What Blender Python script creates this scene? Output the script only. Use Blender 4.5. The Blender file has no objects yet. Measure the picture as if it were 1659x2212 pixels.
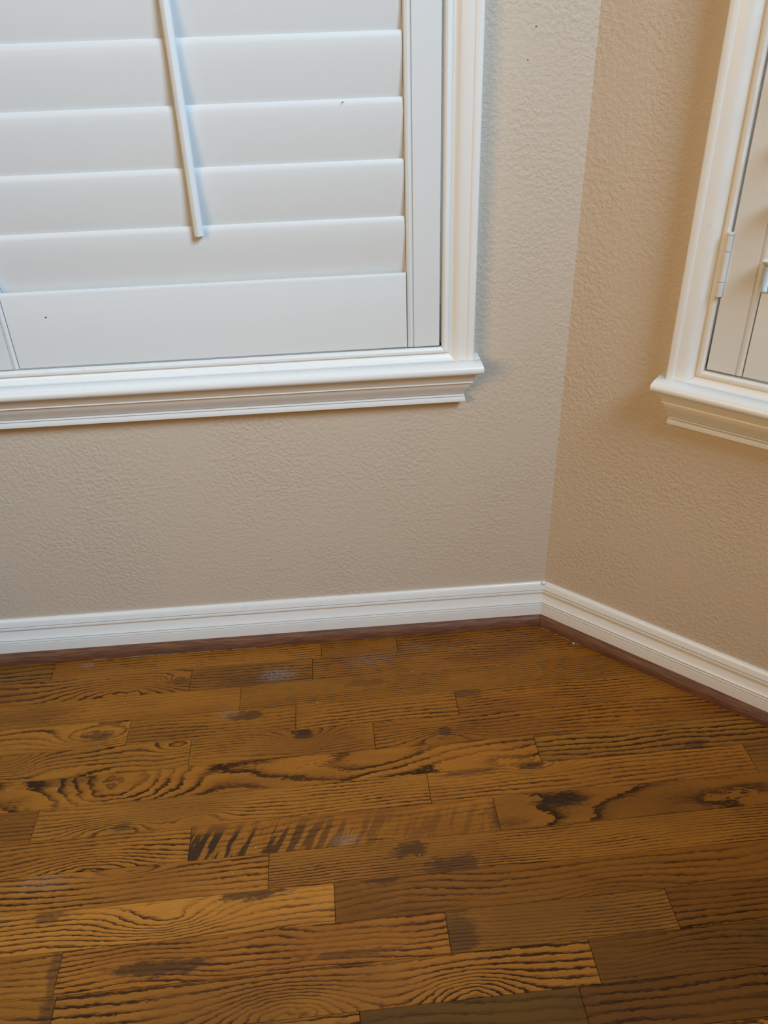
import bpy, bmesh, math, random
from mathutils import Matrix, Vector

# ------------------------------------------------------------------ scene, camera, light
scene = bpy.context.scene
COL = scene.collection
A = 0.747188            # turn of the angled right-hand bay wall (42.8 degrees)
CA, SA, TA = math.cos(A), math.sin(A), math.tan(A / 2)

cam_data = bpy.data.cameras.new('camera')
cam = bpy.data.objects.new('camera', cam_data)
COL.objects.link(cam)
cam_data.sensor_fit = 'HORIZONTAL'
cam_data.sensor_width = 36.0
cam_data.lens = 36.0 * 1741.7335 / 1659.0
cam_data.clip_start = 0.02
_R = Vector((0.99655678, -0.07754833, -0.02933998))
_U = Vector((0.06651646, 0.536496, 0.84127736))
_F = Vector((0.04949888, 0.84033225, -0.53980697))
cam.matrix_world = Matrix(((_R.x, _U.x, -_F.x, -0.37091469),
                           (_R.y, _U.y, -_F.y, -1.19424341),
                           (_R.z, _U.z, -_F.z, 1.0366266),
                           (0, 0, 0, 1)))
scene.camera = cam

world = bpy.data.worlds.new('world')
scene.world = world
world.use_nodes = True
_bg = world.node_tree.nodes['Background']
_bg.inputs[0].default_value = (0.74, 0.90, 1.0, 1)
_bg.inputs[1].default_value = 3.0


def area_light(name, loc, target, sx, sy, power, color, spread=180):
    ld = bpy.data.lights.new(name, 'AREA')
    ld.shape = 'RECTANGLE'
    ld.size, ld.size_y = sx, sy
    ld.energy = power
    ld.color = color
    ld.spread = math.radians(spread)
    o = bpy.data.objects.new(name, ld)
    COL.objects.link(o)
    o.location = loc
    o.rotation_euler = (Vector(target) - Vector(loc)).to_track_quat('-Z', 'Y').to_euler()
    return o


# cool daylight from the window further round the bay on the right, behind the camera
area_light('daylight', (0.6, -1.7, 2.3), (-1.5, 0.0, 0.45), 0.9, 0.9, 22.5, (0.55, 0.775, 1.0), 90)
# warm lamp light from the left side of the room
area_light('lamp_light', (-1.7, -1.9, 1.5), (0.2, -0.3, 0.65), 1.0, 1.0, 5.7, (1.0, 0.67, 0.30), 80)

vs = scene.view_settings
scene.display_settings.display_device = 'sRGB'
vs.view_transform = 'Standard'
vs.look = 'None'
vs.exposure = 0.0
vs.gamma = 1.0
vs.use_curve_mapping = False
scene.cycles.use_denoising = True
scene.cycles.adaptive_threshold = 0.15
scene.cycles.adaptive_min_samples = 16
scene.cycles.max_bounces = 4
scene.cycles.diffuse_bounces = 2
scene.cycles.glossy_bounces = 1


# ------------------------------------------------------------------ node helpers
class NT:
    def __init__(self, name):
        self.m = bpy.data.materials.new(name)
        self.m.use_nodes = True
        self.t = self.m.node_tree
        self.n = self.t.nodes
        self.bsdf = self.n['Principled BSDF']

    def set(self, sock, v):
        if isinstance(v, bpy.types.NodeSocket):
            self.t.links.new(v, sock)
        else:
            sock.default_value = v

    def math(self, op, a, b=0.0, c=None, clamp=False):
        n = self.n.new('ShaderNodeMath')
        n.operation = op
        n.use_clamp = clamp
        self.set(n.inputs[0], a)
        self.set(n.inputs[1], b)
        if c is not None:
            self.set(n.inputs[2], c)
        return n.outputs[0]

    def add(self, a, b): return self.math('ADD', a, b)
    def sub(self, a, b): return self.math('SUBTRACT', a, b)
    def mul(self, a, b, clamp=False): return self.math('MULTIPLY', a, b, clamp=clamp)
    def div(self, a, b): return self.math('DIVIDE', a, b)

    def attr(self, name):
        n = self.n.new('ShaderNodeAttribute')
        n.attribute_type = 'OBJECT'
        n.attribute_name = name
        return n

    def attr3(self, name):
        s = self.n.new('ShaderNodeSeparateXYZ')
        self.t.links.new(self.attr(name).outputs['Vector'], s.inputs[0])
        return s.outputs

    def objcoord(self):
        return self.n.new('ShaderNodeTexCoord').outputs['Object']

    def sep(self, v):
        s = self.n.new('ShaderNodeSeparateXYZ')
        self.set(s.inputs[0], v)
        return s.outputs

    def comb(self, x, y, z):
        c = self.n.new('ShaderNodeCombineXYZ')
        for i, v in enumerate((x, y, z)):
            self.set(c.inputs[i], v)
        return c.outputs[0]

    def noise(self, vec, scale=1.0, detail=2.0, rough=0.5):
        n = self.n.new('ShaderNodeTexNoise')
        self.set(n.inputs['Vector'], vec)
        n.inputs['Scale'].default_value = scale
        n.inputs['Detail'].default_value = detail
        n.inputs['Roughness'].default_value = rough
        return n.outputs[0]

    def smooth(self, v, a, b, lo=0.0, hi=1.0):
        n = self.n.new('ShaderNodeMapRange')
        n.interpolation_type = 'SMOOTHSTEP'
        self.set(n.inputs['Value'], v)
        n.inputs['From Min'].default_value = a
        n.inputs['From Max'].default_value = b
        n.inputs['To Min'].default_value = lo
        n.inputs['To Max'].default_value = hi
        return n.outputs[0]

    def ramp(self, v, stops):
        n = self.n.new('ShaderNodeValToRGB')
        e = n.color_ramp.elements
        while len(e) < len(stops):
            e.new(0.5)
        for el, (p, val) in zip(e, stops):
            el.position = p
            el.color = (val, val, val, 1)
        self.set(n.inputs[0], v)
        return n.outputs[0]

    def mix(self, f, a, b, mode='MIX'):
        n = self.n.new('ShaderNodeMix')
        n.data_type = 'RGBA'
        n.blend_type = mode
        self.set(n.inputs[0], f)
        self.set(n.inputs[6], a)
        self.set(n.inputs[7], b)
        return n.outputs[2]

    def bump(self, h, strength, dist):
        n = self.n.new('ShaderNodeBump')
        n.inputs['Strength'].default_value = strength
        n.inputs['Distance'].default_value = dist
        self.set(n.inputs['Height'], h)
        self.t.links.new(n.outputs[0], self.bsdf.inputs['Normal'])

    def out(self, color, rough, spec=0.5):
        self.set(self.bsdf.inputs['Base Color'], color)
        self.set(self.bsdf.inputs['Roughness'], rough)
        self.bsdf.inputs['Specular IOR Level'].default_value = spec
        return self.m


# ------------------------------------------------------------------ materials
def mat_wall(name='wall_paint', col=(0.68, 0.56, 0.44, 1)):
    t = NT(name)
    oc = t.objcoord()
    n1 = t.noise(oc, 150.0, 2.0, 0.55)
    n2 = t.noise(oc, 62.0, 0.0, 0.5)
    big = t.noise(oc, 7.0, 1.0, 0.5)
    peel = t.smooth(n1, 0.36, 0.66)
    h = t.add(t.mul(peel, t.smooth(big, 0.3, 0.7, 0.45, 1.0)), t.mul(n2, 0.5))
    t.bump(h, 0.55, 0.0011)
    c = t.mix(t.mul(big, 0.35), col, (col[0] * .93, col[1] * .93, col[2] * .92, 1))
    return t.out(c, 0.55, 0.35)


def mat_white(name, col, rough, bump=0.12, dirt=0.0):
    t = NT(name)
    oc = t.objcoord()
    n = t.noise(oc, 210.0, 2.0, 0.5)
    t.bump(n, bump, 0.0004)
    c = col
    if dirt:
        d = t.smooth(t.noise(oc, 38.0, 5.0, 0.65), 0.60, 0.78)
        c = t.mix(t.mul(d, dirt), col, (0.52, 0.45, 0.36, 1))
    return t.out(c, rough, 0.5)


def mat_plain(name, col, rough=0.6):
    t = NT(name)
    n = t.noise(t.objcoord(), 90.0, 2.0)
    c = t.mix(n, col, (col[0] * .8, col[1] * .8, col[2] * .8, 1))
    return t.out(c, rough, 0.4)


def mat_shoe():
    t = NT('stained_shoe_wood')
    x, y, z = t.sep(t.objcoord())
    g = t.noise(t.comb(t.mul(x, 22.0), t.mul(y, 500.0), t.mul(z, 500.0)), 1.0, 3.0, 0.6)
    g2 = t.noise(t.comb(t.mul(x, 6.0), t.mul(y, 40.0), t.mul(z, 60.0)), 1.0, 2.0)
    d = t.smooth(g, 0.38, 0.62)
    c = t.mix(t.mul(d, 0.75), (0.250, 0.098, 0.046, 1), (0.080, 0.030, 0.015, 1))
    c = t.mix(t.smooth(g2, 0.4, 0.75, 0.0, 0.5), c, (0.13, 0.062, 0.040, 1))
    return t.out(c, 0.55, 0.35)


BOARD = 0.0571


def mat_oak():
    t = NT('oak_strip_flooring')
    u, v, _ = t.sep(t.objcoord())
    tone, hue, lines = t.attr3('p1')
    namp, contrast, seed = t.attr3('p2')
    s10 = t.mul(seed, 10.0)
    cache = {}

    def N(fu, fv, det=2.0, off=0.0, r=0.5):
        key = (fu, fv, det, off, r)
        if key not in cache:
            cache[key] = t.noise(t.comb(t.mul(u, fu), t.mul(v, fv), t.add(s10, off)), 1.0, det, r)
        return cache[key]

    cen = lambda n: t.sub(n, 0.5)

    def ell(a, b):                      # squared elliptical distance around a feature of the board
        ax, ay, al = t.attr3(a)
        bw, bs, _z = t.attr3(b)
        du = t.div(t.sub(u, ax), t.math('MAXIMUM', al, 0.001))
        dv = t.div(t.sub(v, ay), t.math('MAXIMUM', bw, 0.001))
        return t.add(t.mul(du, du), t.mul(dv, dv)), bs

    # growth-ring field
    h = t.mul(v, t.div(lines, BOARD))
    h = t.add(h, t.mul(t.mul(cen(N(2.4, 9.0, 1.5)), namp), 2.6))
    h = t.add(h, t.mul(t.mul(cen(N(9.0, 26.0, 1.0, 3.1)), namp), 0.55))
    for a, b in (('k1', 'k1b'), ('k2', 'k2b')):
        q, amp = ell(a, b)
        q = t.add(q, t.mul(cen(N(45.0, 70.0, 1.0, 9.3)), 0.3))
        h = t.add(h, t.mul(amp, t.math('EXPONENT', t.mul(q, -1.0))))
    h = t.add(h, t.mul(cen(N(95.0, 330.0, 1.0, 1.7)), 0.55))
    fr = t.math('FRACT', h)
    line = t.ramp(fr, [(0.0, 0.92), (0.08, 1.0), (0.20, 0.60), (0.38, 0.15), (0.65, 0.02), (0.93, 0.0), (1.0, 0.80)])
    var = t.smooth(N(7.0, 24.0, 1.0, 5.5), 0.30, 0.70, 0.35, 1.15)
    line = t.mul(t.mul(line, var), contrast)
    pore = t.smooth(N(55.0, 1150.0, 1.0, 2.2, 0.6), 0.50, 0.70)
    fleck = t.smooth(N(16.0, 420.0, 1.0, 8.0, 0.6), 0.52, 0.74)
    pore = t.add(t.mul(pore, t.add(0.16, t.mul(line, 0.30))), t.mul(fleck, 0.16))
    dark = t.math('ADD', t.mul(line, 1.0), pore, clamp=True)

    # cross-figured board: slanted dark bars
    s_str, burl, _z = t.attr3('s1b')
    qx = t.sub(u, t.mul(v, 0.42))
    bars = t.noise(t.comb(t.mul(qx, 78.0), t.mul(v, 16.0), t.add(s10, 4.0)), 1.0, 2.5, 0.55)
    fade = t.mul(t.smooth(u, 0.12, -0.20, 0.30, 1.0), t.smooth(v, 0.024, 0.004, 0.3, 1.0))
    bars = t.mul(t.mul(t.smooth(bars, 0.47, 0.56), fade), burl)

    light = (0.400, 0.145, 0.016, 1)
    deep = (0.042, 0.013, 0.0022, 1)
    c = t.mix(dark, light, deep)
    broad = N(4.5, 14.0, 2.0, 6.6)
    c = t.mix(t.smooth(broad, 0.40, 0.72, 0.0, 0.42), c, (0.150, 0.048, 0.008, 1))
    # tone and warm / olive drift of the single board
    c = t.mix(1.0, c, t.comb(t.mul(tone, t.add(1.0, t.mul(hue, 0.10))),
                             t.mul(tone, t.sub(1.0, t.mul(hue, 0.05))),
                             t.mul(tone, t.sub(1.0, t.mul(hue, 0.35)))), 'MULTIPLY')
    c = t.mix(t.mul(bars, 0.88), c, (0.022, 0.013, 0.0075, 1))
    for a, b in (('b1', 'b1b'), ('b2', 'b2b')):
        q, s = ell(a, b)
        r = t.add(t.math('SQRT', q), t.mul(cen(N(60.0, 190.0, 2.0, 7.7, 0.6)), 2.0))
        c = t.mix(t.mul(t.smooth(r, 1.05, 0.55), t.mul(s, 0.80)), c, (0.035, 0.017, 0.010, 1))
    # seams and stained patches carried by the floor finish
    sx, sy, sr = t.attr3('s1')
    du = t.div(t.sub(u, sx), t.math('MAXIMUM', sr, 0.001))
    dv = t.div(t.sub(v, sy), t.mul(t.math('MAXIMUM', sr, 0.001), 0.5))
    sd = t.math('SQRT', t.add(t.mul(du, du), t.mul(dv, dv)))
    streak = t.smooth(t.noise(t.comb(t.mul(t.add(u, v), 210.0), t.mul(t.sub(v, t.mul(u, 0.4)), 900.0), 2.0), 1.0, 2.0, 0.65), 0.44, 0.70)
    scuff = t.mul(t.mul(t.smooth(sd, 1.1, 0.15), streak), s_str, clamp=True)
    c = t.mix(t.mul(scuff, 0.85), c, (0.40, 0.39, 0.40, 1))
    t.bump(N(40.0, 700.0, 0.0, 2.2), 0.18, 0.0006)
    rough = t.add(t.smooth(broad, 0.3, 0.7, 0.30, 0.44), t.mul(scuff, 0.2))
    return t.out(c, rough, 0.26)


M = dict(wall=mat_wall(),
         ceil=mat_wall('ceiling_paint', (0.74, 0.72, 0.68, 1)),
         trim=mat_white('trim_paint', (0.90, 0.875, 0.84, 1), 0.30, 0.10, 0.20),
         shutter=mat_white('shutter_paint', (0.80, 0.79, 0.775, 1), 0.42, 0.06),
         dark=mat_plain('dark_gap', (0.02, 0.017, 0.015, 1)),
         speck=mat_plain('dirt_speck', (0.05, 0.03, 0.02, 1)),
         crumb=mat_plain('paint_crumb', (0.85, 0.83, 0.78, 1)),
         streak=mat_plain('paint_residue', (0.36, 0.32, 0.28, 1)),
         shoe=mat_shoe(), oak=mat_oak())
_g = NT('window_glass')
_g.bsdf.inputs['Transmission Weight'].default_value = 1.0
_g.bsdf.inputs['IOR'].default_value = 1.02
M['glass'] = _g.out((0.95, 0.98, 1.0, 1), 0.0)


# ------------------------------------------------------------------ mesh helpers
def finish(bm, name, mat, parent=None, loc=(0, 0, 0), sharp=35):
    bmesh.ops.recalc_face_normals(bm, faces=bm.faces)
    for e in bm.edges:
        if len(e.link_faces) == 2:
            e.smooth = e.calc_face_angle(0) < math.radians(sharp)
    for f in bm.faces:
        f.smooth = True
    me = bpy.data.meshes.new(name)
    bm.to_mesh(me)
    bm.free()
    me.materials.append(M[mat])
    o = bpy.data.objects.new(name, me)
    COL.objects.link(o)
    o.location = loc
    if parent:
        o.parent = parent
    return o


def loft(bm, rings, cap=True):
    vr = [[bm.verts.new(p) for p in r] for r in rings]
    n = len(rings[0])
    for a, b in zip(vr, vr[1:]):
        for i in range(n):
            j = (i + 1) % n
            bm.faces.new((a[i], a[j], b[j], b[i]))
    if cap:
        bm.faces.new(vr[0])
        bm.faces.new(list(reversed(vr[-1])))


def bbox(bm, x0, x1, y0, y1, z0, z1, bev=0.0):
    r = [[(x0, y0, z), (x1, y0, z), (x1, y1, z), (x0, y1, z)] for z in (z0, z1)]
    b2 = bmesh.new()
    loft(b2, r)
    if bev:
        bmesh.ops.bevel(b2, geom=list(b2.edges), offset=bev, segments=2, affect='EDGES', profile=0.6)
    me = bpy.data.meshes.new('tmp')
    b2.to_mesh(me)
    b2.free()
    bm.from_mesh(me)
    bpy.data.meshes.remove(me)


def box(name, x0, x1, y0, y1, z0, z1, mat, parent=None, bev=0.0):
    bm = bmesh.new()
    bbox(bm, x0, x1, y0, y1, z0, z1, bev)
    return finish(bm, name, mat, parent)


def sweep_x(name, prof, fa, fb, mat, parent=None, extra=None):
    """profile of (depth into room, height) swept along x; fa / fb give the cut x at each end"""
    bm = bmesh.new()
    rings = [[(fa(d, z), -d, z) for d, z in prof], [(fb(d, z), -d, z) for d, z in prof]]
    if extra == 'start':
        rings.insert(0, [(fa(d, z), 0.0, z) for d, z in prof])
    if extra == 'end':
        rings.append([(fb(d, z), 0.0, z) for d, z in prof])
    if extra == 'both':
        rings.insert(0, [(fa(d, z), 0.0, z) for d, z in prof])
        rings.append([(fb(d, z), 0.0, z) for d, z in prof])
    loft(bm, rings)
    return finish(bm, name, mat, parent)


def empty(name, loc=(0, 0, 0), rz=0.0):
    o = bpy.data.objects.new(name, None)
    COL.objects.link(o)
    o.location = loc
    o.rotation_euler = (0, 0, rz)
    return o


def structure(o):
    o['kind'] = 'structure'
    return o


def tag(o, label, cat, group=None):
    o['label'] = label
    o['category'] = cat
    if group:
        o['group'] = group
    return o


def wall_mesh(name, s0, s1, hole, H=2.6, th=0.14, mat='wall'):
    """wall along local x, room side at y = 0, thickness to +y, with an optional window opening"""
    bm = bmesh.new()
    if hole is None:
        bbox(bm, s0, s1, 0, th, 0, H)
        return finish(bm, name, mat)
    a, b, c, d = hole
    L = []
    for y in (0.0, th):
        o = [bm.verts.new(p) for p in ((s0, y, 0), (s1, y, 0), (s1, y, H), (s0, y, H))]
        i = [bm.verts.new(p) for p in ((a, y, c), (b, y, c), (b, y, d), (a, y, d))]
        for k in range(4):
            j = (k + 1) % 4
            bm.faces.new((o[k], o[j], i[j], i[k]))
        L.append((o, i))
    for w in (0, 1):
        for k in range(4):
            j = (k + 1) % 4
            bm.faces.new((L[0][w][k], L[0][w][j], L[1][w][j], L[1][w][k]))
    return finish(bm, name, mat)


# ------------------------------------------------------------------ room shell
ROOM_H = 2.6
LW = 1.80                                   # width of the window wall of the bay
LR = 1.30                                   # length of the angled walls
PR = (LR * CA, -LR * SA)                    # end of the right angled wall
PL = (-LW - LR * CA, -LR * SA)
YB = -4.2
W1 = dict(edge=-0.154, sgn=-1, width=1.475)     # window in the left wall: outer casing edge, direction, width
W2 = dict(edge=0.1715, sgn=1, width=0.93)       # window in the angled right wall
SILL_Z, HEAD_Z = 0.5765, 1.97
CW = 0.0500                                 # casing width


def opening(w):
    a = w['edge'] + w['sgn'] * (CW - 0.012)
    b = w['edge'] + w['sgn'] * (w['width'] - CW + 0.012)
    return (min(a, b), max(a, b), SILL_Z - 0.03, HEAD_Z + 0.03)


wl = structure(wall_mesh('wall_left', -LW, 0.0, opening(W1)))
wr = structure(wall_mesh('wall_right', 0.0, LR, opening(W2)))
wr.rotation_euler = (0, 0, -A)
w = structure(wall_mesh('wall_far_left', -LR, 0.0, None))
w.location = (-LW, 0, 0)
w.rotation_euler = (0, 0, A)
structure(box('wall_side_left', PL[0] - 0.14, PL[0], YB, PL[1], 0, ROOM_H, 'wall'))
structure(box('wall_side_right', PR[0], PR[0] + 0.14, YB, PR[1], 0, ROOM_H, 'wall'))
structure(box('wall_back', PL[0], PR[0], YB - 0.14, YB, 0, ROOM_H, 'wall'))
structure(box('ceiling', PL[0] - 0.1, PR[0] + 0.1, YB - 0.1, 0.14, ROOM_H, ROOM_H + 0.1, 'ceil'))
floor = structure(box('floor', PL[0] - 0.1, PR[0] + 0.1, YB - 0.1, 0.14, -0.06, -0.0065, 'dark'))

# pinholes left in the paint of the window wall
for i, (hx, hz, hr) in enumerate(((-0.0824, 0.9964, 0.0010), (-0.0908, 0.9592, 0.0008))):
    bm = bmesh.new()
    loft(bm, [[(hx + hr * math.cos(k * math.tau / 8), y, hz + hr * 0.8 * math.sin(k * math.tau / 8)) for k in range(8)]
              for y in (-0.0003, 0.002)])
    finish(bm, 'nail_hole', 'speck', wl)

# ------------------------------------------------------------------ floor boards
FLOOR_TURN = 0.0135126
V0 = -0.175479
UG = (math.cos(FLOOR_TURN), math.sin(FLOOR_TURN))
VG = (-math.sin(FLOOR_TURN), math.cos(FLOOR_TURN))


def clip(poly, nx, ny, c):
    """keep the side where nx*x + ny*y <= c"""
    res = []
    for i, p in enumerate(poly):
        q = poly[(i + 1) % len(poly)]
        dp, dq = nx * p[0] + ny * p[1] - c, nx * q[0] + ny * q[1] - c
        if dp <= 0:
            res.append(p)
        if dp * dq < 0:
            t = dp / (dp - dq)
            res.append((p[0] + t * (q[0] - p[0]), p[1] + t * (q[1] - p[1])))
    return res


def plank_poly(row, u0, u1):
    v1 = V0 - row * BOARD
    v0 = v1 - BOARD
    g = 0.0003
    uv = ((u0 + g, v0 + g), (u1 - g, v0 + g), (u1 - g, v1 - g), (u0 + g, v1 - g))
    P = [(a * UG[0] + b * VG[0], a * UG[1] + b * VG[1]) for a, b in uv]
    P = clip(P, 0, 1, -0.001)
    P = clip(P, SA, CA, -0.001) if P else P             # angled right wall
    P = clip(P, -SA, CA, LW * SA - 0.001) if P else P   # angled left wall
    P = clip(P, 1, 0, PR[0] - 0.001) if P else P
    P = clip(P, -1, 0, -PL[0] - 0.001) if P else P
    P = clip(P, 0, -1, -YB - 0.001) if P else P
    return P


def plank_geometry(bm, P, cx=0.0, cy=0.0, lift=0.0):
    def loc(p):
        x, y = p[0] - cx, p[1] - cy
        return (x * UG[0] + y * UG[1], x * VG[0] + y * VG[1])
    L = [loc(p) for p in P]
    mx, my = sum(p[0] for p in L) / len(L), sum(p[1] for p in L) / len(L)
    e = 0.00025
    top = [(x - math.copysign(min(e, abs(x - mx)), x - mx), y - math.copysign(min(e, abs(y - my)), y - my)) for x, y in L]
    loft(bm, [[(x, y, -0.0065) for x, y in L], [(x, y, lift - 0.0003) for x, y in L], [(x, y, lift) for x, y in top]])


def set_style(o, st, seed):
    z5 = (0.0, 0.0, 0.05, 0.05, 0.0)
    f3 = lambda a, b, c: (float(a), float(b), float(c))
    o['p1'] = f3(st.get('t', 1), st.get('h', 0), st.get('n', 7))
    o['p2'] = f3(st.get('a', 1.8), st.get('c', 0.9), seed)
    for src, dst in (('k1', 'k1'), ('k2', 'k2'), ('b', 'b1'), ('b2', 'b2')):
        q = st.get(src, z5)
        amp = q[4]
        if src[0] == 'k' and abs(q[1]) > 0.008:      # rings bow away from a knot near the board's edge
            amp = math.copysign(amp, q[1])
        o[dst] = f3(q[0], q[1], q[2])
        o[dst + 'b'] = f3(q[3], amp, 0)
    q = st.get('sc', (0, 0, 0.05, 0.0))
    o['s1'] = f3(q[0], q[1], q[2])
    o['s1b'] = f3(q[3], st.get('burl', 0.0), 0)


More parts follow.
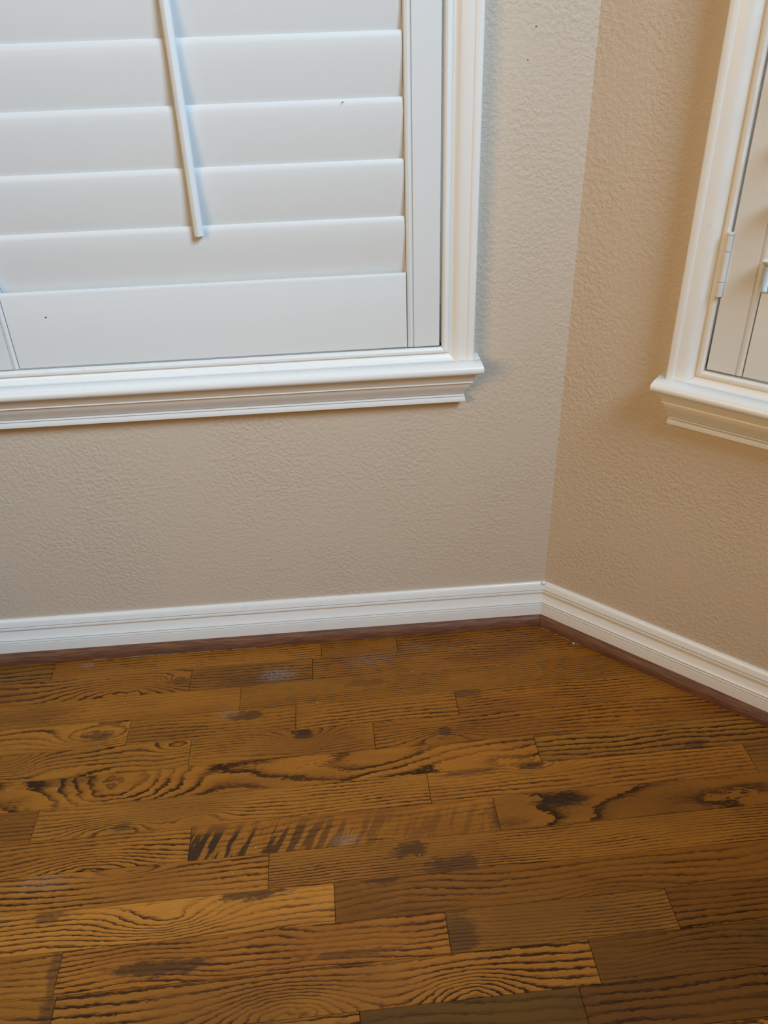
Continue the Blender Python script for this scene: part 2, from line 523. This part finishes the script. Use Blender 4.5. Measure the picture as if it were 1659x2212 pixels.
PLANKS = [
    (-3, -1.8069, -0.9272, dict(t=0.72, h=-0.3, n=6, a=1.8, c=0.9)),
    (-3, -0.9272, -0.4313, dict(t=1.0, h=0.2, n=9, a=1.8, c=0.9, sc=(-0.1873, 0.0041, 0.02, 0.8))),
    (-3, -0.4313, -0.2884, dict(t=0.85, h=0.1, n=10, a=1.8, c=0.9)),
    (-3, -0.2884, 1.0083, dict(t=0.8, h=0.3, n=9, a=1.8, c=0.9, sc=(-0.6124, -0.0249, 0.04, 0.35))),
    (-2, -1.8586, -0.6699, dict(t=0.92, h=0.3, n=5, a=1.8, c=0.9, k1=(0.4766, -0.0234, 0.1, 0.035, 5), k2=(0.5718, -0.0001, 0.02, 0.012, 3), b=(0.5747, -0.0028, 0.02, 0.01, 0.5))),
    (-2, -0.6699, -0.4489, dict(t=0.78, h=-0.1, n=8, a=1.8, c=0.9, b=(0.014, -0.018, 0.09, 0.02, 0.35), sc=(0.0455, -0.0076, 0.045, 1.0))),
    (-2, -0.4489, 0.9281, dict(t=0.85, h=0.2, n=9, a=1.8, c=0.9, k1=(-0.538, -0.0386, 0.03, 0.012, 3), b=(-0.5362, -0.0376, 0.022, 0.009, 0.7), sc=(-0.5811, 0.0116, 0.06, 0.35))),
    (-1, -1.8420, -0.5771, dict(t=1.05, h=0.1, n=7, a=1.5, c=0.45, b=(0.2648, 0.0027, 0.1, 0.02, 0.25))),
    (-1, -0.5771, 0.7918, dict(t=0.88, h=-0.1, n=12, a=1.8, c=0.8, b=(-0.4616, 0.0101, 0.05, 0.01, 0.4))),
    (0, -1.6287, -0.7620, dict(t=1.2, h=-0.1, n=5, a=1.8, c=0.9, k1=(0.3787, -0.0044, 0.07, 0.022, 4), b=(0.3838, -0.003, 0.03, 0.013, 0.75))),
    (0, -0.7620, -0.4793, dict(t=0.92, h=0.1, n=8, a=1.8, c=0.9, b=(0.0587, 0.0142, 0.035, 0.012, 0.8), sc=(0.0264, 0.0234, 0.03, 0.5))),
    (0, -0.4793, -0.2006, dict(t=1.0, h=0, n=7, a=1.8, c=1.0)),
    (0, -0.2006, 0.9857, dict(t=0.95, h=0.2, n=9, a=1.8, c=0.9, b=(-0.5787, 0.0217, 0.04, 0.015, 0.5))),
    (1, -1.9030, -0.6527, dict(t=1.12, h=-0.1, n=6, a=3.5, c=1.2, k1=(0.3259, 0.0213, 0.05, 0.03, 5), k2=(0.6003, 0.0183, 0.03, 0.012, 2))),
    (1, -0.6527, -0.3494, dict(t=0.97, h=0, n=10, a=4, c=0.8, k1=(0.0342, 0.0134, 0.05, 0.02, 4), b=(0.0342, 0.0155, 0.018, 0.011, 0.9))),
    (1, -0.3494, 0.9102, dict(t=0.9, h=0.3, n=7, a=1.8, c=1.1, k1=(-0.5138, -0.0141, 0.05, 0.014, 3), b=(-0.5108, -0.0044, 0.012, 0.012, 0.7))),
    (2, -1.8903, -0.0878, dict(t=1.08, h=0.1, n=2, a=3.2, c=1.25, k1=(0.2327, 0.0094, 0.10, 0.075, -5), b=(0.1293, 0.0213, 0.07, 0.012, 0.5))),
    (2, -0.0878, 0.9575, dict(t=0.95, h=-0.5, n=7, a=2.5, c=1.1, b=(-0.2655, -0.0211, 0.02, 0.01, 0.7))),
    (3, -1.7607, -0.8711, dict(t=0.85, h=0.2, n=7, a=1.8, c=0.9)),
    (3, -0.8711, -0.2730, dict(t=1.12, h=-0.2, n=9, a=2.0, c=0.9, k1=(-0.1791, -0.0188, 0.06, 0.018, 4), k2=(-0.0533, -0.0087, 0.045, 0.014, 3), b=(-0.1676, -0.0185, 0.02, 0.008, 0.7))),
    (3, -0.2730, 0.2414, dict(t=1.08, h=0, n=8, a=2, c=0.9, k1=(-0.078, 0.0216, 0.04, 0.012, 3), b=(-0.0884, 0.0246, 0.028, 0.009, 0.9), b2=(-0.1928, 0.023, 0.05, 0.008, 0.6))),
    (3, 0.2414, 1.3400, dict(t=0.8, h=-0.5, n=6, a=1.8, c=0.9)),
    (4, -1.7831, -0.6338, dict(t=1.12, h=0.05, n=7, a=2, c=1.15, k1=(0.4374, -0.028, 0.08, 0.03, 4))),
    (4, -0.6338, -0.1789, dict(t=1.0, h=0.2, n=6, a=3, c=0.6, b=(0.2324, -0.0069, 0.015, 0.03, 0.6), sc=(-0.0012, -0.02, 0.03, 0.7), burl=1.0)),
    (4, -0.1789, 1.0507, dict(t=0.78, h=0.1, n=2, a=3, c=1.0, b=(-0.5114, 0.0108, 0.05, 0.013, 0.85), b2=(-0.3643, 0.0282, 0.05, 0.01, 0.4))),
    (5, -1.6239, -0.5175, dict(t=1.15, h=0, n=6, a=1.5, c=1.1, k1=(0.3533, 0.0196, 0.05, 0.008, 2), b=(0.1754, 0.0357, 0.02, 0.012, 0.6), sc=(0.2346, 0.0184, 0.05, 0.4))),
    (5, -0.5175, 0.5692, dict(t=0.92, h=0, n=12, a=2, c=1.0, b=(-0.3412, 0.0116, 0.03, 0.015, 0.85), b2=(-0.2832, -0.0243, 0.05, 0.022, 0.7))),
    (6, -1.7038, -0.4262, dict(t=1.5, h=-0.35, n=7, a=2.5, c=0.9, k1=(0.4159, 0.0008, 0.07, 0.022, 4), b=(0.5262, 0.0253, 0.05, 0.012, 0.9), b2=(0.2521, 0.0219, 0.025, 0.012, 0.7))),
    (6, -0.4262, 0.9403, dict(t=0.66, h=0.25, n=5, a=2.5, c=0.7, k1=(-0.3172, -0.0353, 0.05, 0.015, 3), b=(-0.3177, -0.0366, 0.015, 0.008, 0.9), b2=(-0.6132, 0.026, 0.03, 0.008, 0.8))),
    (7, -1.8497, -0.7812, dict(t=1.0, h=0, n=6, a=1.8, c=0.6, b=(0.5295, 0.002, 0.01, 0.06, 0.6))),
    (7, -0.7812, -0.2797, dict(t=1.1, h=0.25, n=6, a=3.5, c=1.3, b=(-0.1189, -0.0068, 0.07, 0.012, 0.85), b2=(0.1234, -0.015, 0.07, 0.006, 0.6))),
    (7, -0.2797, 0.0226, dict(t=0.82, h=-0.3, n=11, a=2.5, c=0.8, b=(-0.1405, 0.0006, 0.035, 0.04, 0.6))),
    (7, 0.0226, 1.0865, dict(t=0.52, h=0.3, n=6, a=1.8, c=0.9)),  # tone set below the board's own to carry shade of the bottom-right corner
    (8, -1.8591, -0.7756, dict(t=0.9, h=0, n=5, a=1.8, c=0.9, b=(0.5368, 0.0083, 0.015, 0.03, 0.6))),
    (8, -0.7756, -0.1014, dict(t=1.02, h=-0.05, n=5, a=0.7, c=1.25, k1=(-0.051, -0.0224, 0.075, 0.030, 6), k2=(0.1752, -0.0255, 0.055, 0.026, 5), b=(0.178, -0.0278, 0.02, 0.006, 0.25))),
    (8, -0.1014, 0.9541, dict(t=0.44, h=-0.1, n=9, a=4, c=0.8)),  # darker board, with bottom-right corner shade also painted into its tone
    (9, -1.8052, -0.6451, dict(t=0.9, h=0.1, n=6, a=1.8, c=0.9)),
    (9, -0.6451, -0.4018, dict(t=0.95, h=0.0, n=7, a=1.8, c=0.9)),
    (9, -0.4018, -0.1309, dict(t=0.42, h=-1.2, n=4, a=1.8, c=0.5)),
    (9, -0.1309, 0.9198, dict(t=0.42, h=0.1, n=5, a=1.8, c=0.9)),  # tone holds painted corner shade besides the board's own colour
]

rnd = random.Random(11)
rows_done = {}
for r, u0, u1, st in PLANKS:
    rows_done.setdefault(r, [9.0, -9.0])
    rows_done[r][0] = min(rows_done[r][0], u0)
    rows_done[r][1] = max(rows_done[r][1], u1)
ALL = list(PLANKS)


def rstyle():
    return dict(t=rnd.uniform(0.78, 1.15), h=rnd.uniform(-.3, .3), n=rnd.choice((4, 6, 8, 10)), a=rnd.uniform(1.2, 3.2), c=rnd.uniform(.6, 1.15))


for r in range(-4, 72):
    lo, hi = rows_done.get(r, (None, None))
    if lo is None:
        u = -2.9 - rnd.random() * 0.6
        while u < 1.1:
            L = rnd.uniform(0.45, 1.25)
            ALL.append((r, u, u + L, rstyle()))
            u += L
    else:
        u = lo
        while u > -2.9:
            L = rnd.uniform(0.45, 1.25)
            ALL.append((r, u - L, u, rstyle()))
            u -= L
        if hi < 1.1:
            ALL.append((r, hi, hi + 0.9, rstyle()))
rest = bmesh.new()
count = 0
for i, (r, u0, u1, st) in enumerate(ALL):
    P = plank_poly(r, u0, u1)
    if len(P) < 3:
        continue
    lift = rnd.uniform(-0.00025, 0.00025)
    if r > 26:
        plank_geometry(rest, P, 0, 0, lift)
        continue
    uc, vc = (u0 + u1) / 2, V0 - (r + 0.5) * BOARD
    cx, cy = uc * UG[0] + vc * VG[0], uc * UG[1] + vc * VG[1]
    bm = bmesh.new()
    plank_geometry(bm, P, cx, cy, lift)
    o = finish(bm, 'plank', 'oak', floor, (cx, cy, 0), 20)
    o.rotation_euler = (0, 0, FLOOR_TURN)
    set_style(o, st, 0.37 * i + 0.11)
    count += 1
o = finish(rest, 'plank_field', 'oak', floor, (0, 0, 0), 20)
o.rotation_euler = (0, 0, FLOOR_TURN)
o['kind'] = 'stuff'
set_style(o, dict(t=.95, n=7, a=2.5), 0.5)

# ------------------------------------------------------------------ baseboards and shoe moulding
BASE = [(0.0, 0.0905), (0.0035, 0.0905), (0.0056, 0.0885), (0.0072, 0.0840), (0.0092, 0.0770), (0.0088, 0.0762), (0.0056, 0.0756), (0.0056, 0.0742),
        (0.0095, 0.0735), (0.0101, 0.0705), (0.0098, 0.0698), (0.0066, 0.0692), (0.0066, 0.0680), (0.0080, 0.0630), (0.0096, 0.0560), (0.0124, 0.0512), (0.0136, 0.0492),
        (0.0096, 0.0486), (0.0096, 0.0466), (0.0140, 0.0459), (0.0146, 0.0440), (0.0112, 0.0434), (0.0112, 0.0420), (0.0146, 0.0412), (0.0158, 0.0300), (0.0156, 0.0), (0.0, 0.0)]
SHOE = [(0.0158, 0.0), (0.0265, 0.0), (0.0266, 0.0065), (0.0256, 0.0125), (0.0232, 0.0175), (0.0195, 0.0208), (0.0158, 0.0222)]
b = structure(sweep_x('baseboard_left', BASE, lambda d, z: -LW + d * TA, lambda d, z: -d * TA, 'trim'))
b2 = structure(sweep_x('baseboard_right', BASE, lambda d, z: d * TA, lambda d, z: LR - d, 'trim'))
b2.rotation_euler = (0, 0, -A)
s = structure(sweep_x('trim_1', SHOE, lambda d, z: -LW + d * TA, lambda d, z: -d * TA - 0.0004, 'shoe'))
s2 = structure(sweep_x('trim_2', SHOE, lambda d, z: d * TA + 0.0004, lambda d, z: LR - d, 'shoe'))
s2.rotation_euler = (0, 0, -A)
# dried paint left along the foot of the shoe moulding
rp = random.Random(9)
for par, segs in ((s, [(-0.86, -0.835), (-0.80, -0.745), (-0.742, -0.70), (-0.685, -0.64), (-0.635, -0.61), (-0.60, -0.555)]), (s2, [(0.014, 0.034), (0.044, 0.052), (0.058, 0.078), (0.083, 0.10)])):
    for xa_, xb_ in segs:
        bm = bmesh.new()
        n_ = 8
        top, bot = [], []
        rings = []
        for k in range(n_ + 1):
            x_ = xa_ + (xb_ - xa_) * k / n_
            w_ = 0.0002 if k in (0, n_) else rp.uniform(0.0002, 0.0008)
            rings.append([(x_, -0.0262, 0.0), (x_, -0.0266 - w_, 0.0), (x_, -0.0266 - w_, 0.0005), (x_, -0.0262, 0.0007)])
        loft(bm, rings)
        finish(bm, 'paint_streak', 'streak', par)
# lump of caulk at the mitred corner, on top of the baseboards
bm = bmesh.new()
rr = random.Random(3)
rings = []
for zz, rad in ((0.086, 0.0035), (0.0895, 0.0050), (0.0925, 0.0042), (0.0945, 0.0015)):
    rings.append([(-0.0026 + rad * math.cos(k * math.tau / 9) * rr.uniform(.75, 1.2), -0.0058 + rad * 0.8 * math.sin(k * math.tau / 9) * rr.uniform(.75, 1.1), zz) for k in range(9)])
loft(bm, rings)
finish(bm, 'caulk_lump', 'trim', b, sharp=80)

# ------------------------------------------------------------------ windows with mitred casing, sill and apron
CAS = [(0.0060, -0.004), (0.0060, 0.0115), (0.0008, 0.0140), (0.0, 0.0162), (0.0015, 0.0190), (0.0042, 0.0208), (0.0075, 0.0204), (0.0095, 0.0188), (0.0100, 0.0160), (0.0118, 0.0160),
       (0.0128, 0.0172), (0.0150, 0.0180), (0.0180, 0.0202), (0.0205, 0.0226), (0.0235, 0.0246), (0.0280, 0.0258), (0.0340, 0.0266), (0.0375, 0.0270), (0.0385, 0.0279),
       (0.0400, 0.0286), (0.0440, 0.0292), (0.0478, 0.0286), (0.0494, 0.0268), (0.0500, 0.0240), (0.0500, 0.0)]        # (distance out from the opening, depth)
MITRE = 0.0205


def make_window(name, spec, rz):
    root = structure(empty(name, (0, 0, 0), rz))
    e, sg, wd = spec['edge'], spec['sgn'], spec['width']
    i0 = e + sg * CW                      # inner edge beside the corner
    i1 = e + sg * (wd - CW)               # inner edge on the far side
    z0, z1 = SILL_Z, HEAD_Z
    # upright casings
    for inner, out in ((i0, -sg), (i1, sg)):
        bm = bmesh.new()
        low = [(inner + out * q, -d, z0 - min(q, MITRE)) for q, d in CAS]
        top = [(inner + out * q, -d, z1 + q) for q, d in CAS]
        loft(bm, [low, top])
        finish(bm, 'casing', 'trim', root, sharp=28)
    # head casing
    bm = bmesh.new()
    loft(bm, [[(i0 - sg * q, -d, z1 + q) for q, d in CAS], [(i1 + sg * q, -d, z1 + q) for q, d in CAS]])
    finish(bm, 'head_casing', 'trim', root, sharp=28)
    # lower frame strip, mitred into the uprights
    strip = [(q, d) for q, d in CAS if q <= MITRE] + [(MITRE, -0.004)]
    bm = bmesh.new()
    g = 0.0003
    loft(bm, [[(i0 - sg * (q - g), -d, z0 - q) for q, d in strip], [(i1 + sg * (q - g), -d, z0 - q) for q, d in strip]])
    finish(bm, 'frame_strip', 'trim', root, sharp=28)
    # nosed sill and apron with returned ends
    zt = z0 - MITRE
    NOSE = [(0.0, zt + 0.0001), (0.0240, zt + 0.0001), (0.0262, zt - 0.0005), (0.0275, zt + 0.0003), (0.0400, zt - 0.0004), (0.0458, zt - 0.0022), (0.0492, zt - 0.0056), (0.0505, zt - 0.0100),
            (0.0496, zt - 0.0140), (0.0470, zt - 0.0166), (0.0430, zt - 0.0176), (0.0, zt - 0.0176)]
    za = zt - 0.0177
    APR = [(0.0, za), (0.0400, za), (0.0375, za - 0.0040), (0.0345, za - 0.0100), (0.0325, za - 0.0150), (0.0318, za - 0.0165), (0.0324, za - 0.0185),
           (0.0282, za - 0.0193), (0.0282, za - 0.0206), (0.0276, za - 0.0240), (0.0245, za - 0.0300), (0.0200, za - 0.0365), (0.0168, za - 0.0415), (0.0160, za - 0.0426),
           (0.0132, za - 0.0431), (0.0132, za - 0.0443), (0.0175, za - 0.0449), (0.0178, za - 0.0462), (0.0148, za - 0.0467), (0.0148, za - 0.0476),
           (0.0190, za - 0.0483), (0.0200, za - 0.0520), (0.0195, za - 0.0555), (0.0165, za - 0.0575), (0.0110, za - 0.0583), (0.0, za - 0.0583)]
    end_in = e + sg * 0.0255
    end_out = e + sg * (wd - 0.0255)
    fa = lambda d, z: end_in - sg * d * 0.74
    fb = lambda d, z: end_out + sg * d * 0.74
    nf = lambda base, s: (lambda d, z: base + s * 0.74 * 0.0505 - s * max(0.0, (abs(z - (zt - 0.009)) - 0.0045)) * 0.45)
    sweep_x('sill', NOSE, nf(end_in, -sg), nf(end_out, sg), 'trim', root)
    sweep_x('apron', APR, fa, fb, 'trim', root, 'both')
    # jambs and stops that close the gap round the shutters
    for inner, out in ((i0, -sg), (i1, sg)):
        a, b_ = sorted((inner + out * 0.0115, inner - out * 0.012))
        box('jamb_stop', a, b_, 0.034, 0.135, z0 - 0.012, z1 + 0.012, 'trim', root)
    a, b_ = sorted((i0, i1))
    box('sill_stop', a, b_, 0.034, 0.135, z0 - 0.029, z0 + 0.012, 'trim', root)
    box('head_stop', a, b_, 0.034, 0.135, z1 - 0.012, z1 + 0.029, 'trim', root)
    # sash and pane
    for x0_, x1_, y0_, y1_ in ((a + .012, b_ - .012, z0 + .012, z0 + .06), (a + .012, b_ - .012, z1 - .06, z1 - .012), (a + .012, a + .05, z0 + .06, z1 - .06), (b_ - .05, b_ - .012, z0 + .06, z1 - .06)):
        box('sash', x0_, x1_, 0.10, 0.13, y0_, y1_, 'trim', root)
    box('pane', a + .05, b_ - .05, 0.113, 0.117, z0 + .06, z1 - .06, 'glass', root)
    return i0, i1


LOUVER_PITCH = 0.0756


def louver_profile(tilt):
    pts = []
    n = 18
    for k in range(n):
        a = k * math.tau / n
        c, s_ = math.cos(a), math.sin(a)
        w_ = 0.0445 * math.copysign(abs(c) ** 0.75, c)
        t_ = 0.0052 * math.copysign(abs(s_) ** 0.85, s_)
        # w_ along the blade (upwards), t_ across; top edge leans into the room
        pts.append((w_ * math.sin(tilt) + t_ * math.cos(tilt), w_ * math.cos(tilt) - t_ * math.sin(tilt)))
    return pts


def make_shutter(spec_x0, sg, width, rz, tilt, rail_top, first_edge, rod_x, label, hinge=None):
    """one shutter panel; spec_x0 is the outer edge of the stile nearest the room corner"""
    root = empty('shutter_panel', (0, 0, 0), rz)
    zb, zt = SILL_Z + 0.0034, HEAD_Z - 0.0028
    SW = 0.0490
    FACE, BACK = 0.0200, -0.0080
    x_in0 = spec_x0 + sg * SW
    x_in1 = spec_x0 + sg * (width - SW)
    for o_, s_ in ((spec_x0, sg), (spec_x0 + sg * width, -sg)):
        bm = bmesh.new()
        prof = [(0.0, BACK), (0.0, FACE - 0.0008), (0.0008, FACE), (SW - 0.0105, FACE), (SW - 0.0100, FACE - 0.0022), (SW - 0.0088, FACE - 0.0022),
                (SW - 0.0080, FACE - 0.0004), (SW - 0.0045, FACE + 0.0004), (SW - 0.0012, FACE - 0.0012), (SW, FACE - 0.0040), (SW, BACK)]
        loft(bm, [[(o_ + s_ * q, -d, zb) for q, d in prof], [(o_ + s_ * q, -d, zt) for q, d in prof]])
        finish(bm, 'stile', 'shutter', root, sharp=25)
    xa, xb = sorted((x_in0, x_in1))
    RG = 0.0009
    bm = bmesh.new()
    prof = [(BACK, zb), (FACE - 0.0010, zb), (FACE - 0.0002, zb + 0.0008), (FACE - 0.0002, rail_top - 0.0045), (FACE - 0.0012, rail_top - 0.0015),
            (FACE - 0.0040, rail_top), (FACE - 0.0085, rail_top - 0.0005), (FACE - 0.0085, rail_top - 0.0200), (BACK, rail_top - 0.0200)]
    loft(bm, [[(x, -d, z) for d, z in prof] for x in (xa + RG, xb - RG)])
    finish(bm, 'bottom_rail', 'shutter', root, sharp=40)
    n = int((zt - 0.115 - first_edge) / LOUVER_PITCH)
    prof = louver_profile(tilt)
    ctr = 0.0062
    up = 0.0445 * math.cos(tilt)
    top_edge = first_edge
    lx = [louver_profile(tilt)]
    bm = bmesh.new()
    LG = 0.0009
    hw = (xb - xa) / 2 - LG
    loft(bm, [[(x, -d, z) for d, z in prof] for x in (-hw, hw)])
    first = finish(bm, 'louver', 'shutter', root, ((xa + xb) / 2, -ctr, first_edge - up), sharp=50)
    for k in range(1, n + 1):
        o = first.copy()
        COL.objects.link(o)
        o.parent = root
        o.location = ((xa + xb) / 2, -ctr, first_edge - up + k * LOUVER_PITCH)
        top_edge = first_edge + k * LOUVER_PITCH
    bm = bmesh.new()
    bbox(bm, xa + RG, xb - RG, -(FACE - 0.0002), -(FACE - 0.0115), top_edge - 0.012, zt, 0.0008)
    finish(bm, 'top_rail', 'shutter', root)
    if rod_x is not None:
        # tilt rod: rounded front, flat back, hung on the louvre edges
        bm = bmesh.new()
        d0 = ctr + 0.0445 * math.sin(tilt) + 0.0065
        hw_ = 0.0064
        prof = [(-hw_, d0), (-hw_, d0 + 0.0035), (-hw_ * 0.86, d0 + 0.0065), (-hw_ * 0.5, d0 + 0.0086), (0, d0 + 0.0095), (hw_ * 0.5, d0 + 0.0086), (hw_ * 0.86, d0 + 0.0065), (hw_, d0 + 0.0035), (hw_, d0)]
        loft(bm, [[(rod_x + a, -d, z) for a, d in prof] for z in (0.7610, top_edge - 0.03)])
        rod = finish(bm, 'tilt_rod', 'shutter', root, sharp=30)
        for k in range(n + 1):
            ze = first_edge + k * LOUVER_PITCH - 0.006
            if ze > top_edge - 0.04:
                break
            bm = bmesh.new()
            bbox(bm, rod_x - 0.0012, rod_x + 0.0012, -(d0 + 0.001), -(d0 - 0.0065), ze - 0.0012, ze + 0.0012)
            finish(bm, 'staple', 'shutter', rod)
    if hinge:
        hx, ha, hb = hinge
        hroot = None
        segs = ((ha, ha + 0.0190), (ha + 0.0195, hb - 0.0215), (hb - 0.0210, hb))
        for q, (za_, zb_) in enumerate(segs):
            bm = bmesh.new()
            r_ = 0.0042
            rings = []
            for zz, k_ in ((za_, 0.82), (za_ + 0.0007, 1.0), (zb_ - 0.0007, 1.0), (zb_, 0.82)):
                rings.append([(hx + r_ * k_ * math.cos(j * math.tau / 14), -(0.0225) - r_ * k_ * math.sin(j * math.tau / 14), zz) for j in range(14)])
            if q == 2:      # pin head
                for zz, k_ in ((zb_ + 0.0004, 0.7), (zb_ + 0.0008, 1.08), (zb_ + 0.0030, 1.05), (zb_ + 0.0038, 0.6)):
                    rings.append([(hx + r_ * k_ * math.cos(j * math.tau / 14), -(0.0225) - r_ * k_ * math.sin(j * math.tau / 14), zz) for j in range(14)])
            loft(bm, rings)
            o = finish(bm, 'hinge' if q == 0 else 'knuckle', 'shutter', hroot or root, sharp=40)
            if q == 0:
                hroot = o
                bm = bmesh.new()
                bbox(bm, hx - 0.0012, hx + 0.0012, -0.022, -0.004, ha, hb)
                finish(bm, 'leaf', 'shutter', hroot)
    tag(root, label, 'shutter')
    return root


i0, i1 = make_window('window_1', W1, 0.0)
PW = 0.6832
p1_ = make_shutter(i0 - 0.0036, -1, PW, 0.0, math.radians(7.0), 0.6930, 0.7722, -0.5467,
                   'white plantation shutter with closed louvers and a vertical tilt rod')
p2_ = make_shutter(i0 - 0.0036 - PW - 0.0012, -1, PW, 0.0, math.radians(7.0), 0.6930, 0.7722, -0.5467 - PW - 0.0012,
                   'white plantation shutter to the left of the closed one with the tilt rod')
j0, j1 = make_window('window_2', W2, -A)
p3_ = make_shutter(j0 + 0.0030, 1, 0.412, -A, math.radians(74.0), 0.6970, 0.7440, None,
                   'white plantation shutter on the angled wall with a painted barrel hinge', (j0 + 0.0008, 0.6835, 0.7640))
p4_ = make_shutter(j0 + 0.0030 + 0.412 + 0.0015, 1, 0.409, -A, math.radians(74.0), 0.6970, 0.7440, None,
                   'white plantation shutter on the angled wall, farther from the corner than the hinged one')

# ------------------------------------------------------------------ small debris
def chip(name, x, y, z, rx, ry, rz_, mat, seed, turn=0.0, upright=False):
    r = random.Random(seed)
    bm = bmesh.new()
    rings = []
    for h, k in ((0.0, 0.8), (0.45, 1.0), (1.0, 0.55)):
        ring = []
        for j in range(7):
            a = j * math.tau / 7
            px, py = rx * k * math.cos(a) * r.uniform(.7, 1.15), ry * k * math.sin(a) * r.uniform(.7, 1.15)
            q = (px * math.cos(turn) - py * math.sin(turn), px * math.sin(turn) + py * math.cos(turn))
            ring.append((q[0], -h * rz_, q[1]) if upright else (q[0], q[1], h * rz_))
        rings.append(ring)
    loft(bm, rings)
    return finish(bm, name, mat, None, (x, y, z), sharp=60)


tag(chip('paint_chip', 0.0423, -0.0815, 0.0003, 0.0030, 0.0014, 0.0016, 'crumb', 1, -0.7), 'white paint chip on the floor against the right shoe moulding', 'paint chip')
for i, (x, y, rx, ry, tn) in enumerate(((-0.5307, -0.4566, 0.0019, 0.0006, 1.5), (-0.561, -0.4956, 0.0007, 0.0006, 0), (-0.296, -0.4924, 0.0008, 0.0006, .8), (-0.912, -0.3731, 0.0008, 0.0007, 0),
                                        (-0.9272, -0.3173, 0.0008, 0.0006, 0), (-0.8509, -0.3215, 0.0008, 0.0006, .4), (-0.7773, -0.1483, 0.0009, 0.0006, 0), (-0.439, -0.1809, 0.0010, 0.0006, 0), (-0.267, -0.1226, 0.0010, 0.0008, .3))):
    o = chip('crumb', x, y, 0.0003, rx, ry, 0.0006, 'crumb', 20 + i, tn)
    if i == 0:
        tag(o, 'thin white sliver on the floor board with slanted dark bars', 'sliver')
    else:
        tag(o, 'tiny pale crumb lying on the oak floor', 'crumb', 'crumbs scattered on the floor')
tag(chip('dirt_speck', -0.7838, -0.0199, 0.6563, 0.0016, 0.0012, 0.0005, 'speck', 5, 0.2, True), 'small dark speck stuck on the shutter bottom rail', 'speck')
tag(chip('dirt_speck', -0.3370, -0.0165, 0.9200, 0.0014, 0.0007, 0.0005, 'speck', 6, 0.2, True), 'tiny dark speck on the louver edge right of the tilt rod', 'speck')
